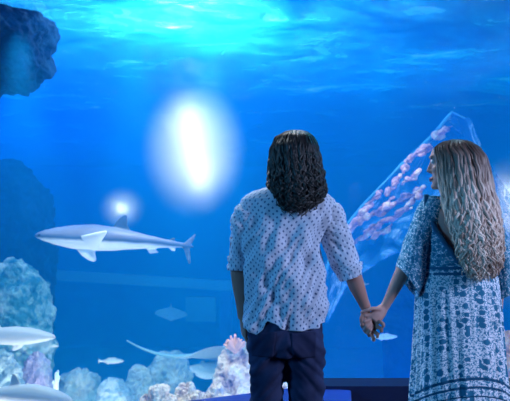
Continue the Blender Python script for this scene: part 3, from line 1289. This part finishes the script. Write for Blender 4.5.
# his right hand, palm towards hers
hw_ = W(366, 308)
m.tube([hw_, W(367, 314, .01), W(368.5, 320, .015), W(370, 325, .015)], [(.024, .019), (.034, .016), (.038, .0155), (.036, .014)], 12, up=(.15, 1, 0))
his = [((372, 322, -.005), (379, 321, -.035), (383, 323.5, -.058), (383.5, 326, -.060)),
       ((372, 326, .000), (378, 327, -.035), (381.5, 329, -.056), (381.5, 331.5, -.056)),
       ((371, 329, .008), (375, 332, -.030), (378, 334.5, -.048), (377.5, 337, -.046)),
       ((370, 331, .018), (372, 336, -.018), (374, 338.5, -.032), (373.5, 340.5, -.028))]
for f_ in his:
    m.capsule([W(*f_[0]), W(*f_[1]), W(*f_[2]), W(*f_[3])], [.0100, .0098, .0092, .0084], 10)
m.capsule([W(364, 313, -.018), W(361.5, 319, -.028), W(362.5, 325, -.034)], [.012, .0105, .009], 10)
me = remesh(m.mesh('body'), .0042, 5)
body = link('body', me, M['skin'], man)
face_bits(T, rot, 1.0, body)

# hair
rows = [(131, 291, 300, 2.31, .02), (133, 284, 307, 2.31, .055), (139, 276, 313, 2.305, .088), (149, 271.5, 317, 2.30, .108), (163, 270, 320, 2.295, .115), (178, 270, 322, 2.285, .118),
        (190, 269.5, 324, 2.27, .115), (200, 273, 321, 2.25, .105), (208, 278, 314, 2.23, .09), (216, 284, 307, 2.215, .075)]
hairdo(rows, 560, 187, [(0, 192, 216), (.5, 184, 209), (1, 176, 196)], PI / 2 + R(22), R(48), .012, .060, .0058, 'hair', M['hair_dark'], man, 3)

# shirt
srow = [(185.5, 275, 307, .056), (188.5, 263, 316, .068), (192, 252, 323.5, .082), (196, 245.5, 329.5, .092), (200, 241, 334, .10), (206, 239, 337, .108), (216, 241, 335, .118), (232, 245, 325, .125), (245, 246, 321, .126), (262, 247.5, 319, .126),
        (280, 246.5, 322, .130), (300, 245, 325, .134), (330, 243, 325, .136)]


def hem(x):
    return interp([(240, 320), (247, 326), (255, 331), (260, 327), (266, 316.5), (273, 318.5), (284, 325.5), (300, 325.5), (326, 321)], x)[0]


def shirt_fn(a, s):
    # bottom follows the shirt tail
    _, = (0,)
    xl, xr, hd = interp(srow, 185.5 + s * 138)
    hx = hem((xl + xr) / 2 + (xr - xl) / 2 * math.sin(a)) if math.cos(a) > 0 else 322
    k = min(1, max(0, math.cos(a) * 4))
    h = 322 + (hx - 322) * k
    py = 185.5 + s * (h - 185.5)
    xl, xr, hd = interp(srow, py)
    dy = .012 * math.sin(s * 3)
    A_, B_ = W(xl, py, -dy), W(xr, py, -dy)
    c = (A_ + B_) / 2
    return Vector((c.x + (B_.x - A_.x) / 2 * math.sin(a), c.y - hd * math.cos(a), c.z))


def shirt_wr(co, n):
    k = min(1, max(0, (1.50 - co.z) / .15))
    q = Vector((co.x * 9 + co.z * 3.5, co.y * 6, co.z * 3.0 - co.x * 1.5))
    f = noise.noise(q + Vector((3, 1, 0))) * .026 + noise.noise(q * 2.2) * .015
    # soft ridges fanning down from the shoulder blades
    q2 = Vector((co.x * 22 - co.z * 9, co.y * 8, co.z * 5))
    f += (abs(noise.noise(q2)) - .25) * .034
    low = min(1, max(0, (1.06 - co.z) / .15))
    f += low * (.010 * noise.noise(Vector((co.x * 16, 2, co.z * 22 + co.x * 8))) + .004)
    return f * k


shirt = cloth(shirt_fn, 150, 130, 'shirt', M['shirt'], man, lambda a, s: (a * .165, s * .64), shirt_wr)


def sleeve_wr(co, n):
    q = Vector((co.x * 13, co.y * 9, co.z * 17 + co.x * 14))
    return noise.noise(q) * .010 + (abs(noise.noise(q * 1.9)) - .25) * .013


def subcloth(parent, *a, **k):
    o = cloth(*a, **k)
    o.parent = parent
    o.matrix_parent_inverse = parent.matrix_parent_inverse.copy() if False else Matrix()
    return o


rs = [((298, 216), (323, 205), .050, -.0), ((310, 222), (338, 204.5), .070, -.004), ((314, 229), (344, 216.5), .069, -.004), ((319, 238), (348.5, 228), .064, -.004), ((325, 252), (354, 243), .059, 0), ((332, 267), (358.5, 260), .054, 0), ((338, 277), (360, 270), .051, 0)]
sl = cloth(pairs_fn(rs), 60, 60, 'sleeve', M['shirt'], None, lambda a, s: (a * .06, s * .40), sleeve_wr)
sl.parent = shirt
sl.matrix_parent_inverse = shirt.matrix_world.inverted() if False else Matrix()
ls = [((252, 208), (274, 218), .045, 0), ((239, 204.5), (262, 220), .064, 0), ((233.5, 213), (257, 222), .066, 0), ((231.5, 226), (252, 230), .060, 0), ((230, 240), (249.5, 243), .053, 0), ((229, 256), (248.5, 257), .050, 0), ((229.5, 267), (247.5, 268), .047, 0)]
sl2 = cloth(pairs_fn(ls), 60, 60, 'sleeve', M['shirt'], None, lambda a, s: (a * .06, s * .36), sleeve_wr)
rc = [((334.5, 269), (361, 261.5), .056, 0), ((336.5, 273), (361.5, 266), .058, 0), ((340.5, 281), (361, 273.5), .056, 0)]
c1 = cloth(pairs_fn(rc), 60, 14, 'cuff', M['shirt'], None, lambda a, s: (a * .06, s * .06), sleeve_wr, thick=.006)
lc = [((227.5, 256), (249.5, 257), .053, 0), ((228, 262), (249.5, 262.5), .054, 0), ((228.5, 269.5), (248.5, 270), .051, 0)]
c2 = cloth(pairs_fn(lc), 60, 14, 'cuff', M['shirt'], None, lambda a, s: (a * .06, s * .06), sleeve_wr, thick=.006)
cr = [((277, 193), (306, 192), .066, 0), ((278.5, 188), (304.5, 187), .062, 0), ((280, 183), (303, 182.5), .062, 0)]
c3 = cloth(pairs_fn(cr), 50, 12, 'collar', M['shirt'], None, lambda a, s: (a * .06, s * .05), None, thick=.004)

# jeans
m = MB()
m.tube([W(286, 303), W(285.5, 318), W(285.5, 330), W(285.5, 342), W(286, 352)], [(.158, .110), (.164, .118), (.170, .127), (.174, .125), (.172, .112)], 32, up=(1, 0, 0))
for (rows_) in ([(268, 335, .088), (267, 360, .082), (267, 385, .077), (267, 402, .075)], [(304, 335, .092), (305, 360, .087), (305.5, 385, .083), (306, 402, .081)]):
    fx = W(rows_[-1][0], 401).x
    pts = [W(x, y) for x, y, r in rows_] + [Vector((fx, YB, .42)), Vector((fx, YB, .2)), Vector((fx, YB, .06))]
    m.tube(pts, [(r, r * 1.08) for x, y, r in rows_] + [.072, .066, .066], 24, up=(1, 0, 0))
me = remesh(m.mesh('jeans'), .0065, 3)


def jean_wr(co, n):
    low = min(1, max(0, (.95 - co.z) / .1))
    q = Vector((co.x * 5, co.y * 4, co.z * 16 + abs(co.x - X0) * 16))
    f = (abs(noise.noise(q)) - .2) * .024 * low + noise.noise(q * 2.3) * .007
    return f


displace(me, jean_wr)
jeans = link('jeans', me, M['denim'], man)
bv = BVHTree.FromPolygons([v.co for v in me.vertices], [tuple(p.vertices) for p in me.polygons])


def patch(name, poly, mat, parent, off=.003, n=14, bvh=None):
    """curved patch laid on the back of a garment; poly: 4 px corners"""
    vs = []
    a, b, c, d = [Vector((x, y, 0)) for x, y in poly]
    for j in range(n + 1):
        for i in range(n + 1):
            u, v = i / n, j / n
            q = (a * (1 - u) + b * u) * (1 - v) + (d * (1 - u) + c * u) * v
            o = P(q.x, q.y, 1.5)
            dr = (o - Vector((0, 0, CAMZ))).normalized()
            h, nn, _, _ = bvh.ray_cast(o, dr)
            if h is None:
                h = W(q.x, q.y, -.12)
            vs.append(h - dr * off)
    fs = [(j * (n + 1) + i, j * (n + 1) + i + 1, (j + 1) * (n + 1) + i + 1, (j + 1) * (n + 1) + i) for j in range(n) for i in range(n)]
    o = link(name, mesh(name, vs, fs), mat)
    o.parent = parent
    solidify(o, .003)
    return o


M['denim_pocket'] = flat('navy denim pocket', (0.022, 0.03, 0.075), 0.85, .15, 9, .3)
pk = [patch('back_pocket', [(251, 333), (276, 332), (273, 358), (252, 356)], M['denim_pocket'], jeans, bvh=bv),
      patch('back_pocket', [(291, 333), (316, 332), (316, 357), (293, 359)], M['denim_pocket'], jeans, bvh=bv)]
for sx in (266, 306):
    x = W(sx, 401).x
    m = MB()
    m.tube([(x, YB - .10, .05), (x, YB - .03, .055), (x, YB + .07, .05), (x, YB + .14, .042), (x, YB + .19, .035)], [(.03, .04), (.042, .052), (.045, .048), (.046, .04), (.03, .026)], 16, up=(1, 0, 0))
    m.box((x - .045, YB - .11, 0.001), (x + .045, YB + .2, .018))
    me = remesh(m.mesh('shoe'), .006, 4)
    link('shoe', me, M['shoe'], man)

for ch, par in ((sl, shirt), (sl2, shirt), (c1, sl), (c2, sl2), (c3, shirt)):
    ch.parent = par

# ---------------------------------------------------------------- the woman
wom = empty('person', (W(457, 300).x, YB, 0))
meta(wom, 'woman with long wavy blond hair and patterned blue dress, face turned left in profile', 'person')
m = MB()
sp_ = [(W(457, 330), (.155, .115)), (W(457, 300), (.16, .12)), (W(457, 278), (.135, .10)), (W(457.5, 262), (.128, .092)), (W(458, 240), (.140, .096)), (W(458, 222), (.150, .098)), (W(457.5, 210), (.152, .088)),
       (W(456.5, 203), (.130, .072)), (W(455, 198), (.080, .058)), (W(453, 191), (.050, .052)), (W(451.5, 180), (.045, .048))]
m.tube([p for p, r in sp_], [r for p, r in sp_], 28, up=(1, 0, 0))
sh_ = .93
T, rot = head(m, W(450, 165, .0), R(64), sh_, R(-2))
for (hx, fx) in ((440, 442), (474, 472)):
    xx = W(fx, 400).x
    m.tube([W(hx, 315), W(hx, 350), W(hx + (fx - hx) * .5, 401), Vector((xx, YB + .01, .46)), Vector((xx, YB - .01, .28)), Vector((xx, YB, .08))], [.08, .078, .066, .050, .048, .034], 16, up=(1, 0, 0))
    m.capsule([(xx, YB - .03, .045), (xx, YB + .07, .04), (xx, YB + .15, .03)], [.033, .036, .028], 12)
# left arm to the clasped hands
m.tube([W(438, 205), W(431, 211), W(420, 232), W(409, 256), W(404, 268), W(397, 283), W(389, 299), W(384.5, 307)], [.042, .045, .039, .035, .034, .0305, .0225, .0205], 14)
# her left hand: back of the hand to the camera
m.tube([W(384.5, 307), W(381, 311, -.015), W(377, 315.5, -.025), W(373, 320, -.030)], [(.0205, .019), (.029, .014), (.033, .013), (.031, .012)], 12, up=(.72, 0, -.70))
hers = [((370, 315, -.026), (365, 315.5, -.030), (361, 318, -.018), (361, 322, .012)),
        ((370, 319.5, -.030), (364.5, 321.5, -.038), (361.5, 325, -.020), (363, 328, .012)),
        ((371, 323, -.030), (366.5, 326.5, -.040), (364, 330, -.022), (366, 332.5, .012)),
        ((373, 326, -.028), (370, 330, -.040), (368, 333.5, -.028), (369, 336, .008))]
for f_ in hers:
    m.capsule([W(*f_[0]), W(*f_[1]), W(*f_[2]), W(*f_[3])], [.0090, .0088, .0083, .0075], 10)
m.capsule([W(380, 309, -.022), W(373, 308.5, -.036), W(367, 310, -.040), W(361.5, 312.5, -.036)], [.0105, .0098, .0088, .0072], 10)
# right arm hanging on the far side
wr_ = W(497, 318, .02)
m.tube([W(478, 205), W(486, 212), W(493, 236), W(497, 262, .0), W(498, 285, .01), wr_], [.042, .044, .038, .035, .029, .021], 14)
relaxed_hand(m, wr_, (-.05, .12, -1), (.1, 1, 0), .92)
me = remesh(m.mesh('body'), .0040, 4)
body = link('body', me, M['skin_her'], wom)
face_bits(T, rot, sh_, body)

rows = [(140.5, 450, 462, 2.31, .02), (143, 439, 470, 2.305, .060), (149, 431, 478, 2.30, .085), (159, 433.5, 484, 2.29, .100), (174, 434, 488, 2.28, .104), (189, 436, 490.5, 2.26, .106), (204, 439.5, 494.5, 2.235, .100),
        (220, 444, 498, 2.20, .082), (240, 453, 500, 2.165, .058), (260, 458.5, 500, 2.15, .048), (280, 466, 493, 2.15, .040)]
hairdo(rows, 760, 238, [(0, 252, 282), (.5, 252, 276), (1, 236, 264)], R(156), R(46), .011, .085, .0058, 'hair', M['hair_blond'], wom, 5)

# bodice with an open V back
brow = [(195, 424, 492, .074), (200, 423, 493, .088), (210, 421, 495, .104), (225, 420, 496, .113), (245, 419.5, 497, .115), (262, 419, 497, .116), (270, 419, 497, .118)]
vrow = [(195, 425, 492), (205, 424, 490), (216, 424.5, 484), (228, 429, 476), (240, 435.5, 466), (252, 443, 456), (260, 448, 451), (261, 449.5, 449.5), (270, 449.5, 449.5)]


def bod_fn(a, s):
    py = 195 + 75 * s
    xl, xr, hd = interp(brow, py)
    A_, B_ = W(xl, py), W(xr, py)
    c = (A_ + B_) / 2
    return Vector((c.x + (B_.x - A_.x) / 2 * math.sin(a), c.y - hd * math.cos(a), c.z))


def bod_ar(s, t):
    py = 195 + 75 * s
    xl, xr, hd = interp(brow, py)
    ol, orr = interp(vrow, py)
    c, h = (xl + xr) / 2, (xr - xl) / 2
    a0 = math.asin(max(-1, min(1, (orr - c) / h)))
    a1 = math.asin(max(-1, min(1, (ol - c) / h))) + 2 * PI
    return a0 + (a1 - a0) * t


def dress_wr(co, n):
    q = Vector((co.x * 16, co.y * 10, co.z * 9))
    return noise.noise(q) * .006 + noise.noise(q * 2.3) * .003


bod = cloth(bod_fn, 110, 70, 'bodice', M['dress_top'], wom, lambda a, s: (a * .16, s * .35), dress_wr, closed=False, arange=bod_ar)
# trim along the V
for side in (0, 1):
    m = MB()
    pts = []
    for i in range(34):
        s = i / 33 * .88
        pts.append(bod_fn(bod_ar(s, 1.0 if side == 0 else 0.0), s) + Vector((0, -.003, 0)))
    m.tube(pts, [(.0045, .0125)] * len(pts), 8, up=(0, 1, 0))
    tr_ = link('neckline_trim', m.mesh('neckline_trim'), M['dress_trim'])
    tr_.parent = bod
# waistband
wb = [((419.5, 266), (496.5, 262.5), .121, 0), ((419, 268.5), (496.5, 265), .122, 0), ((418.5, 271), (496.5, 267.5), .122, 0)]
for dz in (0, 5.5):
    w2 = [((a[0], a[1] + dz), (b[0], b[1] + dz), h + .001, d_) for a, b, h, d_ in [wb[0], wb[1]]]
    o = cloth(pairs_fn(w2), 90, 4, 'waistband', M['dress_trim'], None, lambda a, s: (a * .16, s * .03), None, thick=.004)
    o.parent = bod

# skirt
krow = [(264, 419.5, 496.5, .117), (272, 419, 496.5, .120), (288, 417, 497.5, .140), (315, 416.5, 499, .160), (355, 415, 501, .182), (401, 413, 505, .205), (500, 403, 514, .26)]


def sk_fn(a, s):
    py = 264 + s * 235
    xl, xr, hd = interp(krow, py)
    A_, B_ = W(xl, py), W(xr, py)
    c = (A_ + B_) / 2
    k = min(1, s * 5)
    pl = 1 + k * (.020 + .030 * s) * (math.sin(a * 26 + 2.5 * noise.noise(Vector((a * 3, s * 1.5, 0)))) * .55 + noise.noise(Vector((math.sin(a) * 9, math.cos(a) * 9, s * 1.6))) * 1.5)
    return Vector((c.x + (B_.x - A_.x) / 2 * math.sin(a) * pl, c.y - hd * math.cos(a) * pl, c.z))


def sk_uv(a, s):
    z = W(457, 264 + s * 235).z
    return (a * .19, z - .13 * max(0, math.cos(a)) * min(1, s * 2.5))


skirt = cloth(sk_fn, 300, 110, 'skirt', M['dress_skirt'], wom, sk_uv, None)

ls = [((425.5, 195), (446, 206), .055, 0), ((418, 207), (440, 219), .066, 0), ((411, 225), (431, 237), .074, 0), ((404.5, 243), (426, 257), .080, 0), ((400, 257), (424, 279), .082, 0), ((397.5, 267), (417, 297), .082, 0)]
rs = [((470, 206), (491, 195), .055, 0), ((478, 219), (498, 209), .066, 0), ((484, 237), (502.5, 228), .074, 0), ((488, 257), (507, 248), .078, 0), ((490, 278), (509.5, 268), .080, 0), ((492.5, 299), (510, 286), .082, 0)]
for q in (ls, rs):
    o = cloth(pairs_fn(q), 80, 60, 'sleeve', M['dress_top'], None, lambda a, s: (a * .075, s * .42), dress_wr)
    o.parent = bod
for sx in (442, 472):
    x = W(sx, 401).x
    m = MB()
    m.box((x - .04, YB - .09, .001), (x + .04, YB + .185, .02))
    m.capsule([(x - .04, YB + .08, .03), (x, YB + .08, .075), (x + .04, YB + .08, .03)], [.008, .008, .008], 8)
    me = remesh(m.mesh('sandal'), .005, 3)
    link('sandal', me, M['sandal'], wom)
# sub-parts were built in world space: keep them there
bpy.context.view_layer.update()


# ================================================================ LIGHT
def area(name, loc, target, size, power, color, sy=None):
    l = bpy.data.lights.new(name, 'AREA')
    l.energy = power
    l.color = color
    l.size = size
    if sy:
        l.shape = 'RECTANGLE'
        l.size_y = sy
    o = bpy.data.objects.new(name, l)
    COL.objects.link(o)
    o.location = loc
    o.rotation_euler = (Vector(target) - Vector(loc)).to_track_quat('-Z', 'Y').to_euler()
    return o


def spot(name, loc, target, power, color, angle, blend, radius=.1):
    l = bpy.data.lights.new(name, 'SPOT')
    l.energy = power
    l.color = color
    l.spot_size = R(angle)
    l.spot_blend = blend
    l.shadow_soft_size = radius
    o = bpy.data.objects.new(name, l)
    COL.objects.link(o)
    o.location = loc
    o.rotation_euler = (Vector(target) - Vector(loc)).to_track_quat('-Z', 'Y').to_euler()
    return o


area('tank_light_far', (-5.2, 8.9, 7.2), (-5.2, 9.2, 0), 4, 520, (0.0, 0.20, 1.0), 4)
area('tank_light_mid', (-1.5, 5.6, 4.6), (-1.5, 5.8, 0), 6, 85, (0.0, 0.42, 1.0), 2)
area('tank_light_right', (2.4, 4.9, 4.3), (2.4, 4.9, 0), 3.6, 70, (0.0, 0.75, 1.0), 1.6)
area('tank_fill_low', (1.7, 3.5, -1.0), (1.6, 4.6, 1.0), 1.6, 90, (0.0, 0.22, 1.0), .3)  # added blue fill from below, lifts the water haze
area('tank_light_near', (-.9, 3.75, 4.2), (-.8, 4.3, 0), 4, 110, (0.8, 0.9, 1.0), .4)
area('tank_fill_low', (-.9, 3.5, -1.0), (-.9, 4.5, 1.3), 2.5, 80, (0.95, 0.95, 1.0), .3)  # added white fill from below for fish bellies and rocks
spot('reef_fill_spot', (-.35, 3.55, 2.75), (-.32, 4.0, .1), 230, (1, .93, .88), 40, .6)  # spots added to brighten rocks, fish and streaks; no fixtures known
spot('reef_fill_spot', (-1.7, 3.5, 2.75), (-1.9, 4.3, 0), 200, (.9, .95, 1), 40, .6)
spot('reef_fill_spot', (-.9, 3.5, 2.7), (-1.0, 5.2, -.6), 150, (.95, .97, 1), 44, .7)
spot('reef_fill_spot', (2.0, 3.5, 2.75), (2.05, 4.0, .3), 60, (1, .93, .85), 36, .6)
spot('reef_fill_spot', (.9, 3.6, 2.8), (1.2, 4.7, 1.6), 60, (1, .93, .95), 50, .8)
area('surface_fill', P(176, 4, 3.9) + Vector((0, 0, .35)), P(176, 4, 3.9), .12, 55, (1, .95, .9), .1)  # small lights added to brighten patches of the water surface
area('surface_fill', P(235, 2, 4.2) + Vector((0, 0, .35)), P(235, 10, 4.2), .5, 34, (1, 1, 1), .3)
area('surface_fill', P(90, 2, 4.2) + Vector((0, 0, .7)), P(90, 10, 4.2), 1.0, 9, (.3, .8, 1), .3)
area('gallery_key_fill', (4.1, .1, 2.5), (0.7, 2.2, 1.2), .9, 255, (0.50, 0.60, 1.0), 1.3)
area('gallery_key_fill', (-4.1, .1, 2.2), (0.4, 2.2, 1.2), .9, 140, (0.10, 0.48, 1.0), 1.2)  # added cyan fill standing in for glow from the tank

# soft lamp glow: added haze ellipsoid with lights put inside
def add_glow(name, px, py, Y, rpx, rpy, dens, label, power):
    c = P(px, py, Y)
    m = MB()
    rx, rz = rpx / F * Y, rpy / F * Y
    m.ball((0, 0, 0), (1, 1, 1), n=16)
    t = NT(name + ' haze')
    co = t.coord()
    g = t.n('VectorMath', operation='LENGTH')
    t.l(co, g.inputs[0])
    mr = t.n('MapRange', interpolation_type='SMOOTHSTEP')
    mr.inputs['From Min'].default_value = 1.0
    mr.inputs['From Max'].default_value = 0.45
    mr.inputs['To Min'].default_value = 0.0
    mr.inputs['To Max'].default_value = dens
    t.l(g.outputs['Value'], mr.inputs[0])
    v = t.n('VolumeScatter')
    v.inputs['Color'].default_value = (0.95, 0.97, 1.0, 1)
    t.l(mr.outputs[0], v.inputs['Density'])
    t.l(v.outputs[0], t.out.inputs['Volume'])
    o = m.build(name, t.m)
    o.location = c
    o.scale = (rx, rx * .6, rz)
    meta(o, label, 'bubbles', kind='stuff')
    rnd = random.Random(3)
    n = 9 if rz > .4 else 1
    tot = sum(math.sin(PI * (k + .8) / (n + .6)) for k in range(n))
    for k in range(n):
        l = bpy.data.lights.new('glow_light', 'POINT')  # added point lights inside the haze make its white core
        l.energy = power * (math.sin(PI * (k + .8) / (n + .6)) / tot if n > 1 else 1)
        l.color = (1, .96, 1)
        l.shadow_soft_size = rx * .42 * math.sin(PI * (k + .9) / (n + .8)) if n > 1 else .05
        lo = bpy.data.objects.new('glow_light', l)
        COL.objects.link(lo)
        u = k / max(1, n - 1)
        lo.location = c + (Vector((rx * (-.12 + .26 * u + .05 * math.sin(k * 2.1)), .04 * math.cos(k * 1.7), rz * (.52 - .98 * u))) if n > 1 else Vector())
    return o


add_glow('glow_haze', 194, 149, 5.9, 56, 74, 3.2, 'tall white glowing haze of bubbles lit by a lamp above the man\'s shoulder', 52)
add_glow('glow_haze', 122, 208, 8.0, 26, 24, 2.0, 'small round glow made of added lit haze behind the shark dorsal fin', 8)
add_glow('glow_haze', 511, 232, 6.0, 36, 82, 2.2, 'pale glow made of added lit haze at the picture edge beside the long blond hair', 50)
